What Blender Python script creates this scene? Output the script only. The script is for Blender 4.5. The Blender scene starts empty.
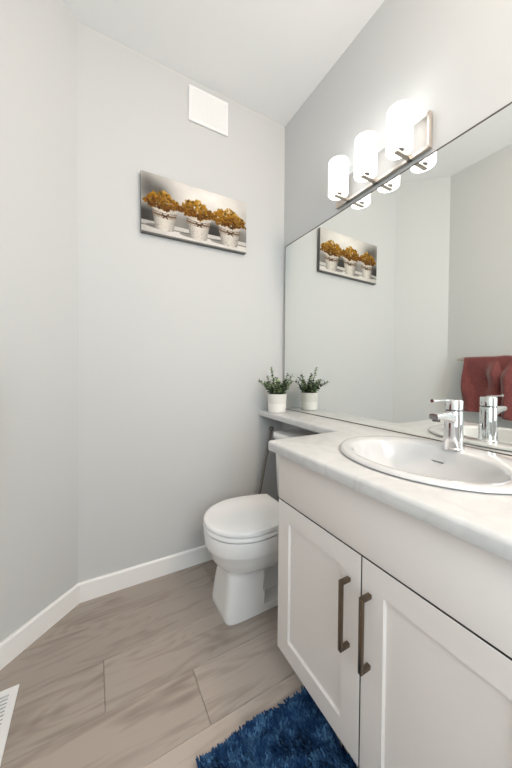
import bpy, bmesh, math, random
import numpy as np
from mathutils import Vector, Matrix, noise
random.seed(7)
R = math.radians
scene = bpy.context.scene
COL = scene.collection

# ------------------------------------------------------------------ camera
CAM_H = 1.1311
yaw, pitch, roll = R(29.2448), R(-0.9538), R(0.4671)
fx, fy = math.sin(yaw), math.cos(yaw)
rt = Vector((fy, -fx, 0)); fw = Vector((fx*math.cos(pitch), fy*math.cos(pitch), math.sin(pitch)))
up = rt.cross(fw)
rt2 = rt*math.cos(roll) + up*math.sin(roll); up2 = -rt*math.sin(roll) + up*math.cos(roll)
cam = bpy.data.cameras.new('camera'); co = bpy.data.objects.new('camera', cam); COL.objects.link(co)
m = Matrix((rt2, up2, -fw)).transposed().to_4x4(); m.translation = (0, 0, CAM_H); co.matrix_world = m
cam.sensor_fit = 'VERTICAL'; cam.sensor_height = 36; cam.sensor_width = 24
cam.lens = 289.611/768*36; cam.shift_y = -(384-375.208)/768; cam.clip_start = .02
scene.camera = co

# ------------------------------------------------------------------ light
w = bpy.data.worlds.new('world'); scene.world = w; w.use_nodes = True
w.node_tree.nodes['Background'].inputs[0].default_value = (1, .98, .96, 1)
w.node_tree.nodes['Background'].inputs[1].default_value = .35
def area(name, loc, rot, sx, sy, e, col):
    l = bpy.data.lights.new(name, 'AREA'); l.shape = 'RECTANGLE'; l.size = sx; l.size_y = sy; l.energy = e; l.color = col
    o = bpy.data.objects.new(name, l); COL.objects.link(o); o.location = loc; o.rotation_euler = rot; return o
area('rear_fill_light', (.11, -.92, 1.5), (R(90), 0, 0), .85, 1.25, 12, (.79, .93, 1))     # added fill light behind the camera, set in the unseen doorway
pl_ = bpy.data.lights.new('ceiling_lamp_light', 'POINT'); pl_.energy = 26; pl_.color = (1, .80, .64); pl_.shadow_soft_size = .12
po_ = bpy.data.objects.new('ceiling_lamp_light', pl_); COL.objects.link(po_); po_.location = (.86, -.50, 2.46)      # warm hall-side ceiling lamp
SHADE_E = 1.15
scene.view_settings.view_transform = 'Standard'; scene.view_settings.look = 'None'
scene.view_settings.exposure = .53; scene.view_settings.gamma = 1

# ------------------------------------------------------------------ materials
def mat(name, col, rough=.5, metal=0, spec=.5, bump=0, bscale=200, coat=0, emit=0, sheen=0):
    M = bpy.data.materials.new(name); M.use_nodes = True
    nt = M.node_tree; b = nt.nodes['Principled BSDF']
    b.inputs['Base Color'].default_value = (*col, 1); b.inputs['Roughness'].default_value = rough
    b.inputs['Metallic'].default_value = metal; b.inputs['Specular IOR Level'].default_value = spec
    b.inputs['Coat Weight'].default_value = coat; b.inputs['Sheen Weight'].default_value = sheen
    if emit:
        b.inputs['Emission Color'].default_value = (*col, 1); b.inputs['Emission Strength'].default_value = emit
    if bump:
        tc = nt.nodes.new('ShaderNodeTexCoord'); n = nt.nodes.new('ShaderNodeTexNoise'); bp = nt.nodes.new('ShaderNodeBump')
        n.inputs['Scale'].default_value = bscale; n.inputs['Detail'].default_value = 4
        bp.inputs['Strength'].default_value = bump; bp.inputs['Distance'].default_value = .002
        nt.links.new(tc.outputs['Object'], n.inputs['Vector']); nt.links.new(n.outputs['Fac'], bp.inputs['Height'])
        nt.links.new(bp.outputs['Normal'], b.inputs['Normal'])
    return M
def tint(M, c1, c2, scale, lo=.4, hi=.6, detail=4, distort=0, vscale=(1, 1, 1)):
    nt = M.node_tree; b = nt.nodes['Principled BSDF']
    tc = nt.nodes.new('ShaderNodeTexCoord'); mp = nt.nodes.new('ShaderNodeMapping'); n = nt.nodes.new('ShaderNodeTexNoise'); r = nt.nodes.new('ShaderNodeValToRGB')
    mp.inputs['Scale'].default_value = vscale
    n.inputs['Scale'].default_value = scale; n.inputs['Detail'].default_value = detail; n.inputs['Distortion'].default_value = distort
    r.color_ramp.elements[0].position = lo; r.color_ramp.elements[0].color = (*c1, 1)
    r.color_ramp.elements[1].position = hi; r.color_ramp.elements[1].color = (*c2, 1)
    nt.links.new(tc.outputs['Object'], mp.inputs['Vector']); nt.links.new(mp.outputs['Vector'], n.inputs['Vector'])
    nt.links.new(n.outputs['Fac'], r.inputs['Fac']); nt.links.new(r.outputs['Color'], b.inputs['Base Color'])
    return r
def attr_color(M, attr='col'):
    nt = M.node_tree; a = nt.nodes.new('ShaderNodeAttribute'); a.attribute_name = attr
    nt.links.new(a.outputs['Color'], nt.nodes['Principled BSDF'].inputs['Base Color'])

M_wall = mat('wall_paint', (.62, .634, .638), .75, spec=.25, bump=.08, bscale=350)
M_ceil = mat('ceiling_paint', (.92, .92, .92), .9, spec=.1, bump=.1, bscale=300)
M_trim = mat('trim_paint', (.92, .92, .915), .4, spec=.4)
M_cab = mat('cabinet_paint', (.88, .84, .81), .42, spec=.4, bump=.02, bscale=500)
M_dark = mat('shadow_gap', (.03, .028, .026), .8)
M_gap_shade = mat('gap_shade', (.10, .08, .068), .6)  # shade of the gaps painted dark onto door and drawer edges
M_sink = mat('sink_porcelain', (.66, .665, .67), .10, spec=.5, coat=.3)
M_porc = mat('porcelain', (.90, .90, .90), .09, spec=.5, coat=.4)
M_seat = mat('seat_plastic', (.93, .93, .93), .22, spec=.5)
M_chrome = mat('chrome', (.80, .80, .81), .07, metal=1)
M_nickel = mat('satin_nickel', (.62, .56, .50), .38, metal=1)
M_plate = mat('plate_nickel', (.46, .44, .415), .45, metal=1)
M_bronze = mat('handle_bronze', (.20, .155, .115), .34, metal=1)
M_rod = mat('rod_metal', (.20, .185, .17), .45, metal=.5)
M_mirror = mat('mirror_silver', (.90, .925, .905), .0, metal=1)
M_mirredge = mat('mirror_edge', (.16, .14, .12), .35, metal=.6)
M_white = mat('white_enamel', (.91, .915, .92), .4)
M_slot = mat('slot_dark', (.10, .095, .09), .7)
M_ovf = mat('overflow_grey', (.26, .26, .26), .5)
M_pot = mat('pot_glaze', (.83, .82, .79), .35)
M_potband = mat('pot_bare_clay', (.74, .73, .69), .5)
M_soil = mat('soil', (.045, .035, .025), .95, bump=.8, bscale=300)
M_leaf = mat('leaf', (.1, .14, .06), .5); attr_color(M_leaf)
M_stem = mat('stem', (.10, .11, .05), .6)
M_towel = mat('towel_terry', (.24, .065, .06), .95, spec=.1, sheen=.6); tint(M_towel, (.165, .043, .043), (.225, .064, .060), 60, .3, .7)
M_canvasedge = mat('canvas_wrap', (.16, .155, .15), .8)
M_print = mat('canvas_print', (.5, .5, .5), .6, spec=.2); attr_color(M_print)
M_rug = mat('rug_yarn', (.02, .06, .13), .9, spec=.08); attr_color(M_rug)
M_rugbase = mat('rug_backing', (.012, .03, .065), .9)
M_shade = bpy.data.materials.new('opal_glass'); M_shade.use_nodes = True
_b = M_shade.node_tree.nodes['Principled BSDF']
_b.inputs['Base Color'].default_value = (.9, .9, .9, 1); _b.inputs['Roughness'].default_value = .2
_b.inputs['Emission Color'].default_value = (.94, .98, 1, 1); _b.inputs['Emission Strength'].default_value = SHADE_E
M_bulb = mat('bulb_glow', (1, .96, .9), .3, emit=5)

# marble-look laminate
M_top = mat('marble_laminate', (.84, .84, .83), .22, spec=.5)
def _top():
    nt = M_top.node_tree; b = nt.nodes['Principled BSDF']; L = nt.links.new
    tc = nt.nodes.new('ShaderNodeTexCoord')
    n1 = nt.nodes.new('ShaderNodeTexNoise'); n1.inputs['Scale'].default_value = 5; n1.inputs['Detail'].default_value = 7; n1.inputs['Distortion'].default_value = 1.6
    ab = nt.nodes.new('ShaderNodeMath'); ab.operation = 'SUBTRACT'; ab.inputs[1].default_value = .5
    ab2 = nt.nodes.new('ShaderNodeMath'); ab2.operation = 'ABSOLUTE'
    r = nt.nodes.new('ShaderNodeValToRGB')
    r.color_ramp.elements[0].position = 0; r.color_ramp.elements[0].color = (.655, .655, .655, 1)
    r.color_ramp.elements[1].position = .07; r.color_ramp.elements[1].color = (.695, .70, .70, 1)
    n2 = nt.nodes.new('ShaderNodeTexNoise'); n2.inputs['Scale'].default_value = 11; n2.inputs['Detail'].default_value = 5
    r2 = nt.nodes.new('ShaderNodeValToRGB')
    r2.color_ramp.elements[0].position = .3; r2.color_ramp.elements[0].color = (.95, .95, .95, 1)
    r2.color_ramp.elements[1].position = .62; r2.color_ramp.elements[1].color = (1, 1, 1, 1)
    mx = nt.nodes.new('ShaderNodeMix'); mx.data_type = 'RGBA'; mx.blend_type = 'MULTIPLY'; mx.inputs['Factor'].default_value = 1
    L(tc.outputs['Object'], n1.inputs['Vector']); L(tc.outputs['Object'], n2.inputs['Vector'])
    L(n1.outputs['Fac'], ab.inputs[0]); L(ab.outputs[0], ab2.inputs[0]); L(ab2.outputs[0], r.inputs['Fac'])
    L(n2.outputs['Fac'], r2.inputs['Fac']); L(r.outputs['Color'], mx.inputs[6]); L(r2.outputs['Color'], mx.inputs[7])
    L(mx.outputs[2], b.inputs['Base Color'])
_top()

# vinyl planks: tone per plank in attribute 'plank' (r = tone, gb = grain offset)
M_floor = mat('vinyl_plank', (.4, .35, .3), .42, spec=.35)
def _floor():
    nt = M_floor.node_tree; b = nt.nodes['Principled BSDF']; L = nt.links.new
    N = nt.nodes.new
    tc = N('ShaderNodeTexCoord'); at = N('ShaderNodeAttribute'); at.attribute_name = 'plank'
    sep = N('ShaderNodeSeparateColor'); L(at.outputs['Color'], sep.inputs[0])
    off = N('ShaderNodeVectorMath'); off.operation = 'MULTIPLY'; off.inputs[1].default_value = (7, 9, 13); L(at.outputs['Color'], off.inputs[0])
    add = N('ShaderNodeVectorMath'); add.operation = 'ADD'; L(tc.outputs['Object'], add.inputs[0]); L(off.outputs[0], add.inputs[1])
    def nz(vs, sc, det, dist):
        mp = N('ShaderNodeMapping'); mp.inputs['Scale'].default_value = vs; L(add.outputs[0], mp.inputs['Vector'])
        n = N('ShaderNodeTexNoise'); n.inputs['Scale'].default_value = sc; n.inputs['Detail'].default_value = det; n.inputs['Distortion'].default_value = dist
        L(mp.outputs[0], n.inputs['Vector']); return n
    fine = nz((1.0, 11, 1), 3, 3, .6); big = nz((1.2, 5, 1), 1.6, 3, .6)
    # cathedral figure: rings of a stretched noise field
    ring = nz((1.1, 5.0, 1), 1.5, 1.5, .3)
    mul = N('ShaderNodeMath'); mul.operation = 'MULTIPLY'; mul.inputs[1].default_value = 85; L(ring.outputs['Fac'], mul.inputs[0])
    sn = N('ShaderNodeMath'); sn.operation = 'SINE'; L(mul.outputs[0], sn.inputs[0])
    a1 = N('ShaderNodeMath'); a1.operation = 'MULTIPLY_ADD'; a1.inputs[1].default_value = .065; L(sn.outputs[0], a1.inputs[0]); L(fine.outputs['Fac'], a1.inputs[2])
    a2 = N('ShaderNodeMath'); a2.operation = 'MULTIPLY_ADD'; a2.inputs[1].default_value = .9; L(big.outputs['Fac'], a2.inputs[0]); L(a1.outputs[0], a2.inputs[2])
    r = N('ShaderNodeValToRGB'); L(a2.outputs[0], r.inputs['Fac'])
    e = r.color_ramp.elements; e[0].position = .55; e[0].color = (.30, .25, .213, 1); e[1].position = 1.22; e[1].color = (.47, .41, .362, 1)
    e[1].position = 1.25
    x = e.new(.84); x.color = (.40, .342, .298, 1)
    mx = N('ShaderNodeMix'); mx.data_type = 'RGBA'; mx.blend_type = 'MULTIPLY'; mx.inputs['Factor'].default_value = 1
    tone = N('ShaderNodeMapRange'); tone.inputs[3].default_value = .82; tone.inputs[4].default_value = 1.5; L(sep.outputs[0], tone.inputs[0])
    L(r.outputs['Color'], mx.inputs[6]); L(tone.outputs[0], mx.inputs[7]); L(mx.outputs[2], b.inputs['Base Color'])
    bp = N('ShaderNodeBump'); bp.inputs['Strength'].default_value = .12; bp.inputs['Distance'].default_value = .002
    L(fine.outputs['Fac'], bp.inputs['Height']); L(bp.outputs['Normal'], b.inputs['Normal'])
_floor()

# ------------------------------------------------------------------ helpers
def finish(name, bm, material, parent=None, sharp=40, loc=(0, 0, 0)):
    """bm in world coordinates; the object's origin goes to loc (or to its parent's origin)"""
    me = bpy.data.meshes.new(name)
    bmesh.ops.recalc_face_normals(bm, faces=bm.faces)
    o = bpy.data.objects.new(name, me); COL.objects.link(o)
    org = Vector(loc) if parent is None else WORLD[parent.name]
    bm.transform(Matrix.Translation(-org)); bm.to_mesh(me); bm.free()
    for mm in (material if isinstance(material, (list, tuple)) else [material]): me.materials.append(mm)
    me.polygons.foreach_set('use_smooth', [True]*len(me.polygons)); me.set_sharp_from_angle(angle=R(sharp))
    if parent: o.parent = parent
    else: o.location = loc
    WORLD[o.name] = org
    return o
WORLD = {}
def thing(name, label, cat, loc, group=None):
    o = bpy.data.objects.new(name, None); COL.objects.link(o); o.location = loc; o.empty_display_size = .05
    o['label'] = label; o['category'] = cat
    if group: o['group'] = group
    WORLD[o.name] = Vector(loc); return o
def tag(o, label, cat):
    o['label'] = label; o['category'] = cat; return o
def struct(name, bm, material, sharp=40):
    o = finish(name, bm, material, None, sharp); o['kind'] = 'structure'; return o
def bx(bm, a, b, bev=0, seg=2, mi=0):
    x0, y0, z0 = (min(a[i], b[i]) for i in range(3)); x1, y1, z1 = (max(a[i], b[i]) for i in range(3))
    v = [bm.verts.new(p) for p in [(x0,y0,z0),(x1,y0,z0),(x1,y1,z0),(x0,y1,z0),(x0,y0,z1),(x1,y0,z1),(x1,y1,z1),(x0,y1,z1)]]
    fs = [bm.faces.new([v[i] for i in f]) for f in [(3,2,1,0),(4,5,6,7),(0,1,5,4),(1,2,6,5),(2,3,7,6),(3,0,4,7)]]
    for f in fs: f.material_index = mi
    if bev:
        es = list({e for f in fs for e in f.edges})
        bmesh.ops.bevel(bm, geom=es, offset=bev, segments=seg, affect='EDGES', profile=.5)
    return bm
def box(a, b, bev=0, seg=2): return bx(bmesh.new(), a, b, bev, seg)
def loft(bm, rings, cap0=True, cap1=True, closed=True):
    vr = [[bm.verts.new(p) for p in r] for r in rings]; n = len(rings[0])
    for i in range(len(vr)-1):
        for j in range(n if closed else n-1):
            k = (j+1) % n
            bm.faces.new((vr[i][j], vr[i][k], vr[i+1][k], vr[i+1][j]))
    if cap0: bm.faces.new(vr[0][::-1])
    if cap1: bm.faces.new(vr[-1])
    return vr
def tube(bm, pts, rad, n=12, caps=True):
    pts = [Vector(p) for p in pts]; rads = rad if isinstance(rad, (list, tuple)) else [rad]*len(pts); rings = []
    ref = None
    for i, p in enumerate(pts):
        d = (pts[min(i+1, len(pts)-1)]-pts[max(i-1, 0)]).normalized()
        if ref is None: ref = Vector((0, 0, 1)) if abs(d.z) < .9 else Vector((1, 0, 0))
        u = (ref - d*ref.dot(d)).normalized(); v = d.cross(u); ref = u
        rings.append([p + (u*math.cos(a)+v*math.sin(a))*rads[i] for a in [2*math.pi*k/n for k in range(n)]])
    loft(bm, rings, caps, caps); return bm
def lathe(bm, prof, c, n=48, cap0=True, cap1=True):
    rings = [[(c[0]+r*math.cos(2*math.pi*k/n), c[1]+r*math.sin(2*math.pi*k/n), c[2]+z) for k in range(n)] for r, z in prof]
    loft(bm, rings, cap0, cap1); return bm

# ------------------------------------------------------------------ room
XR, YB, H, XL, YF = 1.119, 1.628, 2.7647, -.378, -.95
CX, CY = -.0665, 1.628            # corner back wall / angled wall
AX, AY = -.378, 1.347             # corner angled wall / left wall
T = .1
struct('wall_back', box((CX-.08, YB, 0), (XR+T, YB+T, H)), M_wall)
struct('wall_right', box((XR, YF, 0), (XR+T, YB, H)), M_wall)
struct('wall_left', box((XL-T, YF, 0), (XL, AY, H)), M_wall)
def prism(poly, z0, z1):
    bm = bmesh.new(); loft(bm, [[(x, y, z0) for x, y in poly], [(x, y, z1) for x, y in poly]]); return bm
nx, ny = -(CY-AY), (CX-AX); l = math.hypot(nx, ny); nx, ny = nx/l, ny/l       # outward normal
struct('wall_diagonal', prism([(CX, CY), (CX+nx*T, CY+ny*T), (AX+nx*T, AY+ny*T), (AX, AY)], 0, H), M_wall)
bm = box((XL, YF-T, 0), (-.32, YF, H)); bx(bm, (.55, YF-T, 0), (XR, YF, H)); bx(bm, (-.32, YF-T, 2.15), (.55, YF, H))
struct('wall_front', bm, M_wall)
struct('ceiling', box((XL-T, YF-T, H), (XR+T, YB+T, H+.08)), M_ceil)
# floor of planks
bm = bmesh.new(); pl = bm.loops.layers.color.new('plank'); rnd = random.Random(3)
W = .1975; joints = {-1: .95, 0: .325, 1: .032, 2: .86, 3: .552}; tones = {(-1, 0): .72, (0, 0): .52, (0, 1): .62, (1, 0): .40, (1, 1): .42, (2, 0): .22, (3, 0): .16, (3, 1): .12, (2, 1): .3, (-1, 1): .7}
for row in range(-10, 5):
    y0, y1 = .855+row*W, .855+(row+1)*W
    if y0 > YB+T: continue
    j = joints.get(row, rnd.uniform(-.2, .9)); xs = [j-2.44, j-1.22, j, j+1.22, j+2.44]
    for i in range(4):
        x0, x1 = max(xs[i], XL-T), min(xs[i+1], XR+T)
        if x1-x0 < .005: continue
        g = .0006
        before = set(bm.faces)
        bx(bm, (x0+g, y0+g, -.012), (x1-g, y1-g, 0), .0012, 1)
        c = (tones.get((row, i-1), rnd.uniform(.3, .7)), rnd.random(), rnd.random(), 1)
        for f in set(bm.faces)-before:
            for lp in f.loops: lp[pl] = c
bx(bm, (XL-T, YF-T, -.05), (XR+T, YB+T, -.012))
struct('floor', bm, M_floor, 20)
# baseboards
def baseboard(name, p, q, inn, h=.094, t=.013, e0=0, e1=0):
    p, q = Vector(p), Vector(q); d = (q-p).normalized(); n = Vector(inn).normalized()
    prof = [(0, 0), (t, 0), (t, h-.006), (t-.005, h), (0, h)]
    rings = [[(a.x+n.x*u+d.x*e*u, a.y+n.y*u+d.y*e*u, v) for u, v in prof] for a, e in ((p, e0), (q, e1))]
    bm = bmesh.new(); loft(bm, rings); return struct(name, bm, M_trim, 25)
k = math.tan(R(42/2)); k2 = math.tan(R(48/2))
baseboard('baseboard_back', (CX, CY), (XR, YB), (0, -1), e0=k)
baseboard('baseboard_diagonal', (AX, AY), (CX, CY), (-nx, -ny), e0=k2, e1=-k)
baseboard('baseboard_left', (AX, YF), (AX, AY), (1, 0), e1=-k2)

# ------------------------------------------------------------------ mirror
mt = thing('wall_mirror', 'large frameless mirror on the right wall above the counter', 'mirror', (XR-.004, .85, .8765))
finish('pane', box((XR-.006, .06, .8785), (XR-.0005, 1.601, 1.952), .0008, 1), M_mirror, mt)
finish('edge_trim', bx(bx(bx(bmesh.new(), (XR-.0075, .06, 1.952), (XR-.0005, 1.6035, 1.956)), (XR-.0075, 1.601, .8785), (XR-.0005, 1.6035, 1.952)), (XR-.0075, .06, .8755), (XR-.0005, 1.6035, .8785)), M_mirredge, mt)['label'] = 'thin dark metal edge of the mirror'

# ------------------------------------------------------------------ vanity cabinet
FX = .589; VY0, VY1 = .124, .875; CT = .875; CB = .8405
va = thing('vanity_cabinet', 'greige shaker vanity cabinet with two doors under the marble counter', 'cabinet', (.85, .49, 0))
bm = box((FX+.021, VY0, .112), (XR-.002, VY0+.016, CB-.001)); bx(bm, (FX+.021, VY1-.016, .112), (XR-.002, VY1, CB-.001))
bx(bm, (FX+.021, VY0+.016, .112), (XR-.002, VY1-.016, .128)); bx(bm, (XR-.012, VY0+.016, .128), (XR-.002, VY1-.016, CB-.001))
finish('carcass', bm, M_cab, va)
finish('toe_kick', box((FX+.075, VY0+.01, .0005), (XR-.01, VY1-.01, .1125)), M_cab, va)
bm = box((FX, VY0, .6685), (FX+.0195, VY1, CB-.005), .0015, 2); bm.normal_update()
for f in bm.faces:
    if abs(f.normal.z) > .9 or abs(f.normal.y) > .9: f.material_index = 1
finish('drawer_front', bm, [M_cab, M_gap_shade], va)
def door(y0, y1, hy):
    z0, z1, fr, dp = .117, .6635, .063, .008
    o = [(y0, z0), (y1, z0), (y1, z1), (y0, z1)]
    i = [(y0+fr, z0+fr), (y1-fr, z0+fr), (y1-fr, z1-fr), (y0+fr, z1-fr)]
    s = .003; i2 = [(y0+fr+s, z0+fr+s), (y1-fr-s, z0+fr+s), (y1-fr-s, z1-fr-s), (y0+fr+s, z1-fr-s)]
    b = .0015
    ob = [(y0+b, z0+b), (y1-b, z0+b), (y1-b, z1-b), (y0+b, z1-b)]
    rings = [[(FX+.0195, *p) for p in o], [(FX+b, *p) for p in o], [(FX, *p) for p in ob], [(FX, *p) for p in i], [(FX+dp, *p) for p in i2]]
    bm = bmesh.new(); loft(bm, rings)
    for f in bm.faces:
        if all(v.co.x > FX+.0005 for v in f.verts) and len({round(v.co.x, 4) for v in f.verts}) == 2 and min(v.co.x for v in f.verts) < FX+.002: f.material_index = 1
    d = finish('door', bm, [M_cab, M_gap_shade], va, 20)
    hz0, hz1, px = .402, .588, .034
    bm = box((FX-px, hy-.0055, hz0), (FX-px+.009, hy+.0055, hz1), .0012)
    for z in (hz0, hz1-.011): bx(bm, (FX-px+.004, hy-.0055, z), (FX, hy+.0055, z+.011), .0012)
    finish('handle', bm, M_bronze, d)['label'] = 'dark bronze square bar pull'
door(.5015, VY1, .538); door(VY0, .4975, .472)

# ------------------------------------------------------------------ countertop with banjo shelf
SX, SY, A, B = .852, .497, .222, .262          # sink ellipse
def ell(a, b, z, cx=SX, cy=SY, n=96, p=2.0):
    out = []
    for k_ in range(n):
        t = 2*math.pi*k_/n; c, s = math.cos(t), math.sin(t)
        out.append((cx+a*math.copysign(abs(c)**(2/p), c), cy+b*math.copysign(abs(s)**(2/p), s), z))
    return out
def rcorner(cx, cy, r, a0, a1, n=8): return [(cx+r*math.cos(R(a0+(a1-a0)*i/n)), cy+r*math.sin(R(a0+(a1-a0)*i/n))) for i in range(n+1)]
CXF, CYN = .555, .906; S0, S1 = .912, .934
out = [(CXF, VY0-.02), (XR-.001, VY0-.02), (XR-.001, YB-.001)] + [(S1, YB-.001)] + rcorner(S0-.012, CYN+.012, .012, 0, -90, 5) + rcorner(CXF+.015, CYN-.015, .015, 90, 180)
bm = bmesh.new()
ov = [bm.verts.new((x, y, CT)) for x, y in out]; hv = [bm.verts.new(p) for p in ell(A-.02, B-.02, CT)]
oe = [bm.edges.new((ov[i], ov[(i+1) % len(ov)])) for i in range(len(ov))]; he = [bm.edges.new((hv[i], hv[(i+1) % len(hv)])) for i in range(len(hv))]
bmesh.ops.triangle_fill(bm, use_beauty=True, use_dissolve=False, edges=oe+he)
top_faces = list(bm.faces)
ret = bmesh.ops.extrude_face_region(bm, geom=top_faces)
for g in ret['geom']:
    if isinstance(g, bmesh.types.BMVert): g.co.z = CB
bmesh.ops.recalc_face_normals(bm, faces=bm.faces)
def front(e):
    a, b = e.verts
    if abs(a.co.z-b.co.z) > 1e-5: return False
    for v in (a, b):
        if v.co.x > XR-.01 or v.co.y > YB-.0005 or v.co.y < VY0-.019 or ((v.co.x-SX)/A)**2+((v.co.y-SY)/B)**2 < 1: pass
    mx_, my_ = (a.co.x+b.co.x)/2, (a.co.y+b.co.y)/2
    if mx_ > XR-.005 or my_ > YB-.005 or my_ < VY0-.015: return False
    if ((mx_-SX)/A)**2+((my_-SY)/B)**2 < 1: return False
    return len(e.link_faces) == 2 and abs(e.link_faces[0].normal.dot(e.link_faces[1].normal)) < .3
es = [e for e in bm.edges if front(e)]
bmesh.ops.bevel(bm, geom=[e for e in es if e.verts[0].co.z > CB+.01], offset=.0105, segments=5, affect='EDGES', profile=.5)
es = [e for e in bm.edges if front(e) and e.verts[0].co.z < CB+.001]
bmesh.ops.bevel(bm, geom=es, offset=.003, segments=2, affect='EDGES', profile=.5)
tag(finish('countertop', bm, M_top, None, 35, (.85, .49, CB)), 'white marble-look L-shaped counter that narrows to a shelf over the toilet', 'countertop')

# ------------------------------------------------------------------ sink
sk = thing('bathroom_sink', 'white oval drop-in sink set in the marble counter', 'sink', (SX, SY, CT))
bm = bmesh.new(); bcx = SX-.028; rings = []
rings.append(ell(A-.024, B-.024, CT-.004))
rings.append(ell(A-.004, B-.004, CT+.0028)); rings.append(ell(A, B, CT+.004)); rings.append(ell(A-.001, B-.001, CT+.008)); rings.append(ell(A-.005, B-.005, CT+.0118)); rings.append(ell(A-.012, B-.012, CT+.0135))
rings.append(ell(.166, .214, CT+.0125, bcx)); rings.append(ell(.160, .208, CT+.0095, bcx)); rings.append(ell(.155, .203, CT+.003, bcx))
for f_, z in ((.95, -.022), (.87, -.05), (.78, -.08), (.64, -.105), (.45, -.121), (.25, -.129), (.14, -.131)): rings.append(ell(.160*f_, .206*f_, CT+z, bcx))
# outside shell back up to the rim
for f_, z in ((.16, -.142), (.5, -.133), (.72, -.112), (.9, -.07), (1.0, -.02)): rings.append(ell(.168*f_, .214*f_, CT+z, bcx))
loft(bm, rings, False, False)
vr0 = list(bm.verts)[:96]; vr1 = list(bm.verts)[-96:]
for i in range(96): bm.faces.new((vr1[i], vr1[(i+1) % 96], vr0[(i+1) % 96], vr0[i]))
finish('basin', bm, M_sink, sk, 60)
bm = bmesh.new(); lathe(bm, [(.0225, -.003), (.0225, .002), (.018, .004), (.004, .003)], (bcx, SY, CT-.131), 32); finish('drain', bm, M_chrome, sk)['label'] = 'round chrome drain'
bm = bmesh.new()
sx_ = bcx+.160*.905
pts = [(sx_-.0015, SY-.028+.056*(.5+.5*math.cos(t)) if False else SY+.017*math.copysign(1, math.cos(t))*(abs(math.cos(t)) > .01)+.0035*math.cos(t), CT-.034+.0022*math.sin(t)) for t in [2*math.pi*i/24 for i in range(24)]]
loft(bm, [[(x-.001, y+.03, z) for x, y, z in pts], [(x+.014, y+.03, z) for x, y, z in pts]])
finish('overflow_slot', bm, M_ovf, sk)['label'] = 'thin dark overflow slot in the basin wall'

# ------------------------------------------------------------------ faucet
FXx, FYy, FZ = .998, .494, CT+.0125
fa = thing('sink_faucet', 'chrome single-lever faucet standing at the back of the oval sink', 'faucet', (FXx, FYy, FZ))
bm = bmesh.new(); lathe(bm, [(.0305, -.0005), (.0305, .004), (.0285, .006), (.0272, .03), (.0258, .065), (.025, .119), (.0245, .1205)], (FXx, FYy, FZ)); finish('body', bm, M_chrome, fa)
bm = bmesh.new(); lathe(bm, [(.0225, .1205), (.0225, .1245)], (FXx, FYy, FZ)); finish('collar', bm, M_slot, fa)['label'] = 'dark seam ring below the cap'
bm = bmesh.new(); lathe(bm, [(.0235, .124), (.025, .1255), (.025, .153), (.0235, .156), (.01, .157)], (FXx, FYy, FZ))
lv = finish('cap', bm, M_chrome, fa)
bm = bmesh.new()
bx(bm, (FXx-.108, FYy-.0065+.004, FZ+.1545), (FXx-.005, FYy+.0065+.004, FZ+.1585), .0012)
tube(bm, [(FXx-.114, FYy+.004, FZ+.1565), (FXx-.104, FYy+.004, FZ+.1565)], .0055, 16); finish('lever', bm, M_chrome, lv)
bm = bmesh.new()
rings = []
for x, zz, hw, hh in ((-.012, .098, .019, .020), (-.04, .105, .0175, .0155), (-.075, .109, .0155, .0115), (-.103, .110, .0145, .0100), (-.112, .1095, .0135, .009)):
    rings.append([(FXx+x, FYy+hw*math.copysign(abs(math.cos(t))**.7, math.cos(t)), FZ+zz+hh*math.copysign(abs(math.sin(t))**.7, math.sin(t))) for t in [2*math.pi*i/24 for i in range(24)]])
loft(bm, rings); sp = finish('spout', bm, M_chrome, fa, 50)
bm = bmesh.new(); tube(bm, [(FXx-.097, FYy, FZ+.104), (FXx-.097, FYy, FZ+.094)], .0105, 20); finish('aerator', bm, M_slot, sp)
bm = bmesh.new(); tube(bm, [(FXx+.024, FYy+.012, FZ+.004), (FXx+.031, FYy+.012, FZ+.05), (FXx+.031, FYy+.012, FZ+.062)], [.0055, .0055, .007], 12); finish('pop_up_rod', bm, M_chrome, fa)

# ------------------------------------------------------------------ toilet
TY = 1.258
to = thing('toilet', 'white two-piece toilet between the vanity and the back wall', 'toilet', (.75, TY, 0))
def sect(z, xf, xb, hw, p, back=None, n=160):
    """superellipse plan; back = (x, hw) : narrower beyond x"""
    cx, a = (xf+xb)/2, (xb-xf)/2; out_ = []
    for k_ in range(n):
        t = 2*math.pi*k_/n; c, s = math.cos(t), math.sin(t)
        r_ = (abs(c/a)**p+abs(s/hw)**p)**(-1/p); x, y = cx+r_*c, r_*s
        if back and x > back[0]: y = max(-back[1], min(back[1], y))
        out_.append((x, TY+y, z))
    return out_
rings = [sect(.0, .516, .99, .112, 9), sect(.012, .515, .99, .112, 9), sect(.03, .517, .99, .110, 9, (.715, .11)), sect(.034, .518, .99, .110, 9, (.715, .035)),
         sect(.10, .527, .99, .104, 9, (.712, .032)), sect(.16, .537, .99, .099, 8, (.71, .032)), sect(.185, .540, .985, .098, 6, (.71, .04)),
         sect(.197, .540, .98, .102, 4, (.72, .08)), sect(.206, .528, .97, .117, 2.8), sect(.218, .514, .95, .132, 2.4), sect(.24, .493, .93, .150, 2.25),
         sect(.272, .474, .91, .165, 2.2), sect(.303, .465, .90, .172, 2.2), sect(.312, .459, .895, .1765, 2.2), sect(.320, .457, .89, .178, 2.2), sect(.376, .4535, .885, .180, 2.2), sect(.383, .457, .882, .177, 2.2)]
bm = bmesh.new(); loft(bm, rings); bx(bm, (.80, TY-.10, .25), (1.08, TY+.10, .380), .02, 3)
finish('bowl', bm, M_porc, to, 50)
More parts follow.
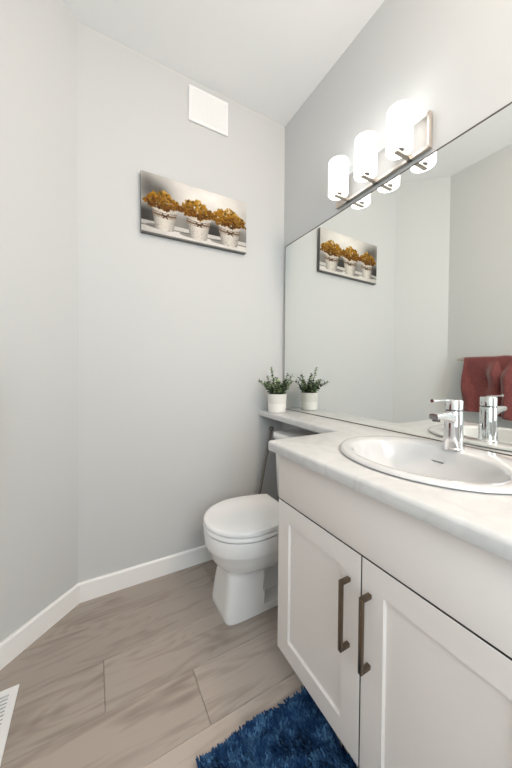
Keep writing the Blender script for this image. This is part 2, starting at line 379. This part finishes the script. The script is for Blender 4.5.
def dplan(xf, xb, hw, hwb, z, n=40):
    out_ = []
    xm = xf+(xb-xf)*.48
    for i in range(n+1):
        t = math.pi/2+math.pi*i/n
        out_.append((xm+(xm-xf)*math.cos(t), TY+hw*math.sin(t), z))
    # near side sweeps back to the narrow hinge edge
    side = []
    for i in range(1, 9):
        u = i/8; side.append((xm+(xb-xm)*u, hw+(hwb-hw)*u**2.2))
    out_ += [(x, TY-y, z) for x, y in side]; out_ += [(x, TY+y, z) for x, y in side[::-1]]
    return out_
bm = bmesh.new(); loft(bm, [dplan(.470, .845, .163, .124, .3885), dplan(.455, .853, .178, .136, .3885), dplan(.451, .855, .182, .138, .391), dplan(.451, .855, .182, .138, .404), dplan(.4535, .853, .1795, .136, .4065), dplan(.470, .845, .163, .124, .4072)]); finish('seat', bm, M_seat, to, 50)
bm = bmesh.new(); loft(bm, [dplan(.470, .856, .163, .126, .4122), dplan(.455, .865, .178, .139, .4122), dplan(.4515, .867, .1815, .141, .4145), dplan(.4515, .867, .1815, .141, .424), dplan(.456, .864, .178, .138, .4305), dplan(.472, .856, .165, .128, .433), dplan(.53, .81, .11, .09, .4345)]); finish('seat_lid', bm, M_seat, to, 50)
for s in (-1, 1): finish('hinge', box((.84, TY+s*.075-.02, .380), (.878, TY+s*.075+.02, .410), .006, 3), M_seat, to)
def rsect(z, x0, x1, hw, r=.03, n=6):
    pts = []
    for cx_, cy_, a0 in ((x1-r, hw-r, 0), (x0+r, hw-r, 90), (x0+r, -hw+r, 180), (x1-r, -hw+r, 270)):
        for i in range(n+1):
            a = R(a0+90*i/n); pts.append((cx_+r*math.cos(a), TY+cy_+r*math.sin(a), z))
    return pts
bm = bmesh.new(); loft(bm, [rsect(.386, .955, 1.095, .165), rsect(.40, .945, 1.098, .172), rsect(.732, .936, 1.1, .188)]); finish('tank', bm, M_porc, to, 50)
bm = bmesh.new(); loft(bm, [rsect(.734, .932, 1.102, .194), rsect(.737, .929, 1.104, .197), rsect(.762, .929, 1.104, .197), rsect(.768, .933, 1.100, .193)]); finish('tank_lid', bm, M_porc, to, 50)
bm = bmesh.new(); tube(bm, [(.936, TY-.13, .68), (.915, TY-.13, .68)], .011, 16); bx(bm, (.908, TY-.142, .674), (.917, TY-.06, .688), .003); finish('flush_lever', bm, M_chrome, to)

# rod with an eyelet leaning in the corner beside the tank
to.location.x -= .006
rd = thing('leaning_rod', 'thin grey metal rod with a round eyelet leaning on the wall behind the toilet', 'rod', (.832, 1.56, 0))
p0, p1 = Vector((.825, 1.555, .006)), Vector((.986, 1.555, .757)); d = (p1-p0).normalized()
bm = bmesh.new(); tube(bm, [p0, p0+(p1-p0)*.5, p1-d*.01], [.009, .009, .0085], 12); finish('shaft', bm, M_rod, rd)
c = p1+d*.004; u = Vector((-d.z, 0, d.x)); u = Vector((d.z, 0, -d.x)); bm = bmesh.new(); n = 28
prof = [(.0155, -.0045), (.0155, .0045), (.0055, .0045), (.0055, -.0045)]
loft(bm, [[c+(d*math.cos(t)+u*math.sin(t))*r_+Vector((0, y_, 0)) for t in [2*math.pi*i/n for i in range(n)]] for r_, y_ in prof+prof[:1]], False, False)
bmesh.ops.remove_doubles(bm, verts=bm.verts, dist=1e-6); finish('eyelet', bm, M_rod, rd)

# ------------------------------------------------------------------ potted plant
PX, PY = .986, 1.494
pp = thing('potted_plant', 'small bushy green plant in a white ceramic pot on the counter shelf', 'plant', (PX, PY, CT))
bm = bmesh.new(); prof = [(.048, .0005), (.0535, .004), (.0565, .055), (.0566, .056), (.0590, .106), (.0595, .112), (.0585, .114), (.054, .113), (.053, .095)]
lathe(bm, prof, (PX, PY, CT), 48)
for f in bm.faces:
    zc = f.calc_center_median().z-CT
    f.material_index = 1 if zc > .0562 else 0
po = finish('pot', bm, [M_pot, M_potband], pp, 50)
bm = bmesh.new(); lathe(bm, [(.0525, .094), (.0525, .100), (.02, .104)], (PX, PY, CT), 24); finish('soil', bm, M_soil, pp)
rnd = random.Random(11); bs = bmesh.new(); bl = bmesh.new(); cl = bl.loops.layers.color.new('col')
def leaf(pos, d, up_, L_, wd, col):
    d = d.normalized(); s = d.cross(up_)
    if s.length < 1e-3: s = d.cross(Vector((1, 0, 0)))
    s.normalize(); nrm = s.cross(d)
    rows = [(0, .2, 0), (.25, .85, .06), (.55, 1, .08), (.85, .7, .04), (1, .15, -.02)]
    vs = [[bl.verts.new(pos+d*(t*L_)+s*(wd*.5*w_*q)+nrm*(L_*(b_+.10*abs(q)))) for q in (-1, 0, 1)] for t, w_, b_ in rows]
    for i in range(4):
        for j in range(2):
            f = bl.faces.new((vs[i][j], vs[i][j+1], vs[i+1][j+1], vs[i+1][j]))
            for lp in f.loops: lp[cl] = (*col, 1)
stems = []
specs = [(.142, 195, .012), (.10, 20, .055)]
# (height above soil, azimuth, reach)
specs = [(.165, 190, .050), (.125, -60, .070), (.120, -20, .095), (.085, -75, .115), (.075, 200, .125), (.085, 170, .115), (.09, 240, .085), (.11, 140, .06), (.10, 60, .07), (.08, 20, .09), (.07, 100, .085), (.075, 280, .09), (.095, 310, .05), (.06, 225, .09)]
for i in range(26): specs.append((rnd.uniform(.035, .085), rnd.uniform(0, 360), rnd.uniform(.015, .075)))
for hgt, az, rc in specs:
    a = R(az); base = Vector((PX+math.cos(a)*rnd.uniform(.005, .035), PY+math.sin(a)*rnd.uniform(.005, .035), CT+.10))
    tip = Vector((PX+math.cos(a)*rc, PY+math.sin(a)*rc, CT+.106+hgt)); mid = base.lerp(tip, .5)+Vector((0, 0, .015))
    pts = [base.lerp(mid, t).lerp(mid.lerp(tip, t), t) for t in [k_/8 for k_ in range(9)]]
    tube(bs, pts, [.0016-.0001*k_ for k_ in range(9)], 6)
    nl = max(4, int((tip-base).length/.013))
    for q in range(nl):
        t = .18+.82*q/(nl-1) if nl > 1 else 1
        p = base.lerp(mid, t).lerp(mid.lerp(tip, t), t); dr = (tip-base).normalized()
        for sgn in (0, 1):
            ang = q*1.57+sgn*math.pi+rnd.uniform(-.4, .4)
            o_ = dr.cross(Vector((.3, .2, 1))).normalized(); o2 = dr.cross(o_)
            ld = (o_*math.cos(ang)+o2*math.sin(ang))*.9+dr*rnd.uniform(.3, .8)
            L_ = rnd.uniform(.017, .026)*(1.1-.4*t); g = rnd.random(); dk = .45+.55*t
            col = (.46*g+.17, .50*g+.22, .38*g+.15)
            if p.x+ld.normalized().x*L_ < XR-.012 and p.y+ld.normalized().y*L_ < YB-.005: leaf(p, ld, dr, L_, L_*rnd.uniform(.62, .85), col)
finish('stems', bs, M_stem, pp); finish('foliage', bl, M_leaf, pp, 180)

# ------------------------------------------------------------------ vanity light
vl = thing('vanity_light', 'three-light brushed nickel vanity lamp with opal glass cylinders above the mirror', 'lamp', (XR, .885, 2.04))
y0, y1, zb, zt = .642, 1.122, 1.972, 2.108
finish('back_plate', box((XR-.010, y0+.004, zb+.004), (XR-.001, y1-.004, zt), .001), M_plate, vl)['label'] = 'bright satin nickel back plate'
bm = box((XR-.024, y0, zb), (XR-.009, y1, zb+.013), .001)
for y in (y0, y1-.012): bx(bm, (XR-.024, y, zb+.012), (XR-.009, y+.012, zt), .001)
finish('bar', bm, M_nickel, vl)
for y in (.725, .886, 1.047):
    sx0 = 1.035
    bm = box((sx0-.022, y-.009, 1.975), (XR-.016, y+.009, 1.9835), .001); bx(bm, (XR-.032, y-.0095, 1.972), (XR-.008, y+.0095, 1.988), .0015)
    ar = finish('arm', bm, M_nickel, vl)
    bm = bmesh.new(); lathe(bm, [(.011, 1.9835), (.018, 1.987), (.018, 2.01), (.015, 2.028)], (sx0, y, 0), 24); finish('socket', bm, M_plate, ar)
    bm = bmesh.new(); r_ = .0475
    lathe(bm, [(r_-.004, 1.9865), (r_-.001, 1.985), (r_, 1.987), (r_, 2.139), (r_-.001, 2.141), (r_-.004, 2.1395), (r_-.004, 1.9865)], (sx0, y, 0), 48, False, False)
    bmesh.ops.remove_doubles(bm, verts=bm.verts, dist=1e-6)
    finish('glass_shade', bm, M_shade, vl, 60)['label'] = 'glowing white opal glass cylinder'
    bm = bmesh.new(); lathe(bm, [(.012, 2.028), (.014, 2.035), (.021, 2.06), (.022, 2.075), (.017, 2.095), (.006, 2.102)], (sx0, y, 0), 20); finish('bulb', bm, M_bulb, ar)

# ------------------------------------------------------------------ canvas print on the back wall
PXc, PZc, PWd, PHt, PT = .514, 2.0, .606, .308, .030
cv = thing('canvas_print', 'wide canvas print of three potted yellow flower plants on the back wall', 'picture', (PXc, YB, PZc))
GW, GH = 440, 224
def paint():
    rs = np.random.RandomState(5)
    u = (np.arange(GW)+.5)/GW; f = u*1.8/(1.5+.3*u); v = (np.arange(GH)+.5)/GH
    F, V = np.meshgrid(f, v); asp = 1.75
    def nz(n_, seed):
        r2 = np.random.RandomState(seed); g = r2.rand(n_*2+2, n_*4+2)
        yi = V*(n_*2); xi = F*(n_*4); y0_ = yi.astype(int); x0_ = xi.astype(int); ty = yi-y0_; tx = xi-x0_; ty = ty*ty*(3-2*ty); tx = tx*tx*(3-2*tx)
        return (g[y0_, x0_]*(1-tx)+g[y0_, x0_+1]*tx)*(1-ty)+(g[y0_+1, x0_]*(1-tx)+g[y0_+1, x0_+1]*tx)*ty
    n1 = .55*nz(2, 1)+.3*nz(4, 2)+.15*nz(9, 3); fine = nz(60, 4)
    base = .80+.1*(V-.6)+.12*(n1-.5)
    base -= .38*np.exp(-(((F-.13)/.16)**2+((V-.72)/.22)**2))*(.5+n1)
    base -= .12*np.exp(-(((F-.04)/.07)**2+((V-.9)/.3)**2))
    base += .12*np.exp(-(((F-.62)/.3)**2+((V-.85)/.3)**2))
    low = np.clip((.52-V)/.16, 0, 1); base -= low*(.42+.25*(n1-.4))*(.7+.3*np.cos(F*9))
    img = np.stack([base, base*.985, base*.965], -1)
    # table
    tb = V < .205; tv = .80+.1*(fine-.5)-.10*(F < .3)*(1-F/.3)
    tv = np.where(V < .125, tv+.06, tv); tv = np.where((V > .115) & (V < .14), tv*.72, tv); tv = np.where(V < .018, tv*.6, tv)
    img[tb] = np.stack([tv, tv*.985, tv*.965], -1)[tb]
    def blob(cx_, cy_, rx, ry, col, al=1.0):
        x0_, x1_ = cx_-rx*1.2, cx_+rx*1.2
        m_ = ((F-cx_)/rx)**2+((V-cy_)/ry)**2
        a_ = np.clip((1.15-m_)/.35, 0, 1)[..., None]*al
        img[:] = img*(1-a_)+np.array(col)*a_
    for cx_, top_, bot_, wt, wb, fl0, fl1, ft in ((.222, .46, .115, .118, .09, .015, .385, .745), (.545, .455, .085, .117, .08, .35, .705, .755), (.838, .44, .09, .105, .075, .66, 1.0, .765)):
        # shade behind, on the table
        blob(cx_-.06, bot_+.02, .12, .04, (.42, .41, .40), .6)
        yy = np.clip((V-bot_)/(top_-bot_), 0, 1); hw = wb+(wt-wb)*yy
        inside = (np.abs(F-cx_) < hw) & (V > bot_+.02*((F-cx_)/wb)**2*0-.03*np.sqrt(np.clip(1-((F-cx_)/wb)**2, 0, 1))) & (V < top_)
        q = (F-cx_)/np.maximum(hw, 1e-3); sh = .86-.22*np.clip(q, 0, 1)**2-.30*np.clip(-q, 0, 1)**2+.10*(fine-.5)
        sh = np.where((nz(26, 8) > .8), sh*.85, sh)
        img[inside] = np.stack([sh, sh*.975, sh*.94], -1)[inside]
        # rolled rim and the twine band
        for yb_, th, c_ in ((top_-.01, .035, (.80, .77, .72)), (top_-.06, .012, (.52, .45, .39)), (top_-.10, .035, (.50, .43, .37)), (top_-.135, .01, (.6, .54, .47))):
            sag = yb_-.02*(1-((F-cx_)/wt)**2); bnd = (np.abs(V-sag) < th/2) & (np.abs(F-cx_) < hw*1.04)
            img[bnd] = (np.array(c_)*(.8+.4*fine[..., None]))[bnd]
        for dx, dy in ((-.03, .03), (.03, .035), (-.02, -.03), (.022, -.035)):
            for t in np.linspace(0, 1, 8): blob(cx_+.01+dx*t, top_-.125+dy*t, .005, .011, (.36, .29, .24), .9)
        cxm, hwf = (fl0+fl1)/2, (fl1-fl0)/2
        for i in range(620):
            a_ = rs.uniform(0, 2*math.pi); rr = math.sqrt(rs.rand())*(1+.10*math.sin(a_*7+cx_*20)+.07*math.sin(a_*13))
            x = cxm+hwf*.93*rr*math.cos(a_); base_ = top_-.02; hh_ = ft-base_
            yv = base_+hh_*(.5+.5*rr*math.sin(a_))*(1-.42*((x-cxm)/hwf)**2)
            lt = np.clip((yv-base_)/hh_, 0, 1)*.55+rs.rand()*.6-.05
            c0, c1, c2 = np.array((.26, .17, .07)), np.array((.62, .45, .14)), np.array((.84, .68, .36))
            col = c0+(c1-c0)*min(1, lt*1.6) if lt < .62 else c1+(c2-c1)*min(1, (lt-.62)/.4)
            if rs.rand() < .08: col = np.array((.30, .27, .12))
            s_ = rs.uniform(.45, 1.1); blob(x, yv, .012*s_, .022*s_*rs.uniform(.6, 1.3), col, .6)
    k_ = np.array([.25, .5, .25])
    img = sum(k_[i]*np.roll(img, i-1, 0) for i in range(3)); img = sum(k_[i]*np.roll(img, i-1, 1) for i in range(3))
    img = np.clip(img, 0, 1)
    return (np.clip(img*1.12-.14, 0, 1))**2.2
img = paint()
bm = bmesh.new(); clr = None
nxv, nzv = GW+1, GH+1
X0, X1, Z0, Z1, YF_ = PXc-PWd/2, PXc+PWd/2, PZc-PHt/2, PZc+PHt/2, YB-PT
me = bpy.data.meshes.new('printed_face')
xs = np.linspace(-PWd/2, PWd/2, nxv); zs = np.linspace(-PHt/2, PHt/2, nzv)
gx, gz = np.meshgrid(xs, zs); vv = np.stack([gx, np.full_like(gx, -PT-.0004), gz], -1).reshape(-1, 3)
ii = (np.arange(GH)[:, None]*nxv+np.arange(GW)[None, :]).reshape(-1)
fc = np.stack([ii, ii+1, ii+1+nxv, ii+nxv], -1)
me.from_pydata(vv.tolist(), [], fc.tolist())
ca = me.color_attributes.new('col', 'FLOAT_COLOR', 'CORNER')
cc = np.ones((GH*GW, 4, 4), np.float32); cc[:, :, :3] = img.reshape(-1, 1, 3); ca.data.foreach_set('color', cc.reshape(-1)); me.materials.append(M_print)
pf = bpy.data.objects.new('printed_face', me); COL.objects.link(pf); pf.parent = cv; pf['label'] = 'printed picture of three white pots of yellow flowers'
finish('stretched_canvas', box((X0, YF_, Z0), (X1, YB-.001, Z1), .002), M_canvasedge, cv)
cv.rotation_euler = (0, R(-.7), 0)

# ------------------------------------------------------------------ wall vent high on the back wall
wv = thing('wall_vent', 'white rectangular vent grille high on the back wall near the ceiling', 'vent', (.58, YB, 2.625))
a0, a1, b0, b1 = .462, .700, 2.528, 2.722
bm = bmesh.new(); f_ = .018
for p, q in (((a0, b0), (a1, b0+f_)), ((a0, b1-f_), (a1, b1)), ((a0, b0+f_), (a0+f_, b1-f_)), ((a1-f_, b0+f_), (a1, b1-f_))): bx(bm, (p[0], YB-.012, p[1]), (q[0], YB-.001, q[1]), .001)
finish('frame', bm, M_white, wv)
bm = bmesh.new(); nn = 22
for i in range(nn):
    x = a0+f_+(a1-a0-2*f_)*(i+.5)/nn; bx(bm, (x-.0042, YB-.0112, b0+f_-.001), (x+.0042, YB-.0035, b1-f_+.001))
finish('louvers', bm, M_white, wv)
finish('backing', box((a0+.004, YB-.003, b0+.004), (a1-.004, YB-.0012, b1-.004)), M_white, wv)

# ------------------------------------------------------------------ floor register
fr = thing('floor_register', 'white metal floor vent lying by the left wall', 'vent', (-.3, 1.14, 0))
ra0, ra1, rb0, rb1 = -.362, -.233, .985, 1.294
bm = bmesh.new(); f_ = .024
for p, q in (((ra0, rb0), (ra1, rb0+f_)), ((ra0, rb1-f_), (ra1, rb1)), ((ra0, rb0+f_), (ra0+f_, rb1-f_)), ((ra1-f_, rb0+f_), (ra1, rb1-f_))): bx(bm, (p[0], p[1], .0004), (q[0], q[1], .0055))
finish('frame', bm, M_white, fr)
bm = bmesh.new(); nn = 20; step = (rb1-rb0-2*f_)/nn
for i in range(nn): bx(bm, (ra0+f_, rb0+f_+step*i, .002), (ra1-f_, rb0+f_+step*(i+.62), .005))
bx(bm, ((ra0+ra1)/2-.006, rb0+f_, .0018), ((ra0+ra1)/2+.006, rb1-f_, .0052))
finish('louvers', bm, M_white, fr)
finish('damper', box((ra0+f_-.002, rb0+f_-.002, .0004), (ra1-f_+.002, rb1-f_+.002, .0014)), M_slot, fr)['label'] = 'dark damper under the slots'

# ------------------------------------------------------------------ towel bar and towel on the left wall
tbx = XL+.048; tz = 1.232
tb = thing('towel_bar', 'metal towel bar on the left wall, seen in the mirror', 'towel bar', (XL, .98, tz))
bm = bmesh.new(); tube(bm, [(tbx, 1.245, tz), (tbx, .62, tz)], .008, 16); finish('rail', bm, M_nickel, tb)
for y in (1.225, .64):
    bm = bmesh.new(); tube(bm, [(XL+.001, y, tz), (XL+.008, y, tz)], .021, 20); tube(bm, [(XL+.006, y, tz), (tbx, y, tz)], .0085, 14); finish('post', bm, M_nickel, tb)
ty0, ty1 = .65, 1.190; NY, NS = 110, 90
bm = bmesh.new(); Lf, Lb = .435, .33; grid = []
for j in range(NS+1):
    s = -Lb+(Lf+Lb)*j/NS; row = []
    for i in range(NY+1):
        v = i/NY; y = ty0+(ty1-ty0)*v
        r0 = .0135
        if abs(s) < r0*math.pi/2: a = s/r0; x, z, dn = tbx+r0*math.sin(a), tz+r0*math.cos(a), 0
        else:
            dn = abs(s)-r0*math.pi/2; x = tbx+math.copysign(r0, s); z = tz-dn
        gro = min(1, max(0, dn-.016)/.11)
        fold = (.024*math.sin(y*21+1.5*s+.6)+.010*math.sin(y*47+s*9)+.008*math.sin(y*13+s*23))*gro
        crease = -.045*math.exp(-((y-.935-.05*dn)/.022)**2)+.02*math.exp(-((y-.99-.05*dn)/.03)**2)*min(1, max(0, dn-.016)/.10)
        bul = .018*math.sin(s*15+y*19)*gro*math.sin(math.pi*min(1, dn/.43))
        if s > 0: x += max(-.004*gro, .016*gro+1.15*fold*(1-.8*max(0, v-.85)/.15)+1.0*bul+crease*1.1)
        else: x -= max(-.012, min(.012, .4*fold))*1
        if s > 0 and abs(dn-.372) < .009: x -= .0025
        z += (.012*math.sin(y*9+1)+.02*(1-v))*min(1, dn/.3)*(-1 if s > 0 else 0)+.004*math.exp(-((y-.935)/.03)**2)*(1-gro)
        yy = y+(.010*math.sin(s*9+1))*gro*(1 if v > .5 else -.5)
        x = max(x, XL+.006)
        row.append(bm.verts.new((x, yy, z)))
    grid.append(row)
for j in range(NS):
    for i in range(NY): bm.faces.new((grid[j][i], grid[j][i+1], grid[j+1][i+1], grid[j+1][i]))
bm.normal_update(); TH = .004
inner = [[bm.verts.new(v.co - v.normal*TH) for v in row] for row in grid]
for j in range(NS):
    for i in range(NY): bm.faces.new((inner[j][i], inner[j+1][i], inner[j+1][i+1], inner[j][i+1]))
for j in range(NS):
    for q in (0, NY): bm.faces.new((grid[j][q], grid[j+1][q], inner[j+1][q], inner[j][q]))
for i in range(NY):
    for q in (0, NS): bm.faces.new((grid[q][i], grid[q][i+1], inner[q][i+1], inner[q][i]))
tag(finish('bath_towel', bm, M_towel, None, 180, (tbx, .99, tz)), 'dusky red bath towel hung over the bar, seen in the mirror', 'towel')

# ------------------------------------------------------------------ rug
rx0, rx1, ry0, ry1 = .252, .652, .16, .785
rg = thing('bath_rug', 'dark blue shaggy bath rug in front of the vanity', 'rug', (.45, .47, 0))
finish('backing', box((rx0+.006, ry0+.006, .0005), (rx1-.006, ry1-.006, .009), .003), M_rugbase, rg)
rs = np.random.RandomState(2); NT = 15000
tx = rs.uniform(rx0+.004, rx1-.004, NT); tyy = rs.uniform(ry0+.004, ry1-.004, NT)
vs, fs, cs = [], [], []
for i in range(NT):
    x, y = tx[i], tyy[i]
    nv = noise.noise(Vector((x*17, y*17, 1.7))); nv2 = noise.noise(Vector((x*30, y*30, 5)))
    ridge = math.sin((y*.93+x*.25)*2*math.pi/.058+2.2*nv)
    hgt = .021+.009*ridge+rs.uniform(-.003, .004)
    if x > FX-.0 : hgt *= .9
    az = 1.9+2.6*nv+rs.uniform(-1.1, 1.1); ln = rs.uniform(.008, .018)
    edge = min(x-rx0, rx1-x, y-ry0, ry1-y)
    dx, dy = math.cos(az)*ln, math.sin(az)*ln
    if edge < .012:
        ex = (-1 if x-rx0 < .012 else 1 if rx1-x < .012 else 0); ey = (-1 if y-ry0 < .012 else 1 if ry1-y < .012 else 0)
        dx, dy = dx*.6+ex*.003, dy*.6+ey*.003; hgt *= .85
    wv_ = rs.uniform(.0022, .0038); pa = az+math.pi/2+rs.uniform(-.6, .6); px, py = math.cos(pa)*wv_, math.sin(pa)*wv_
    k0 = len(vs)
    for t, wsc in ((0, .8), (.45, 1), (.8, 1), (1, .35)):
        cxp, cyp, czp = x+dx*t*t, y+dy*t*t, .006+hgt*(t-.22*t*t)
        vs.append((cxp-px*wsc, cyp-py*wsc, czp)); vs.append((cxp+px*wsc, cyp+py*wsc, czp+.0006))
    g = min(1, max(0, .40+.8*nv2+rs.uniform(-.32, .32)))
    c = (.011+.085*g*g, .040+.185*g*g, .115+.30*g*g, 1)
    for q in range(3):
        fs.append((k0+2*q, k0+2*q+1, k0+2*q+3, k0+2*q+2)); cs += [c]*4
me = bpy.data.meshes.new('pile'); org = WORLD[rg.name]
me.from_pydata([(a-org.x, b-org.y, c-org.z) for a, b, c in vs], [], fs)
ca = me.color_attributes.new('col', 'FLOAT_COLOR', 'CORNER'); ca.data.foreach_set('color', np.array(cs, np.float32).reshape(-1)); me.materials.append(M_rug)
me.polygons.foreach_set('use_smooth', [True]*len(me.polygons))
pi_ = bpy.data.objects.new('pile', me); COL.objects.link(pi_); pi_.parent = rg; pi_['kind'] = 'stuff'
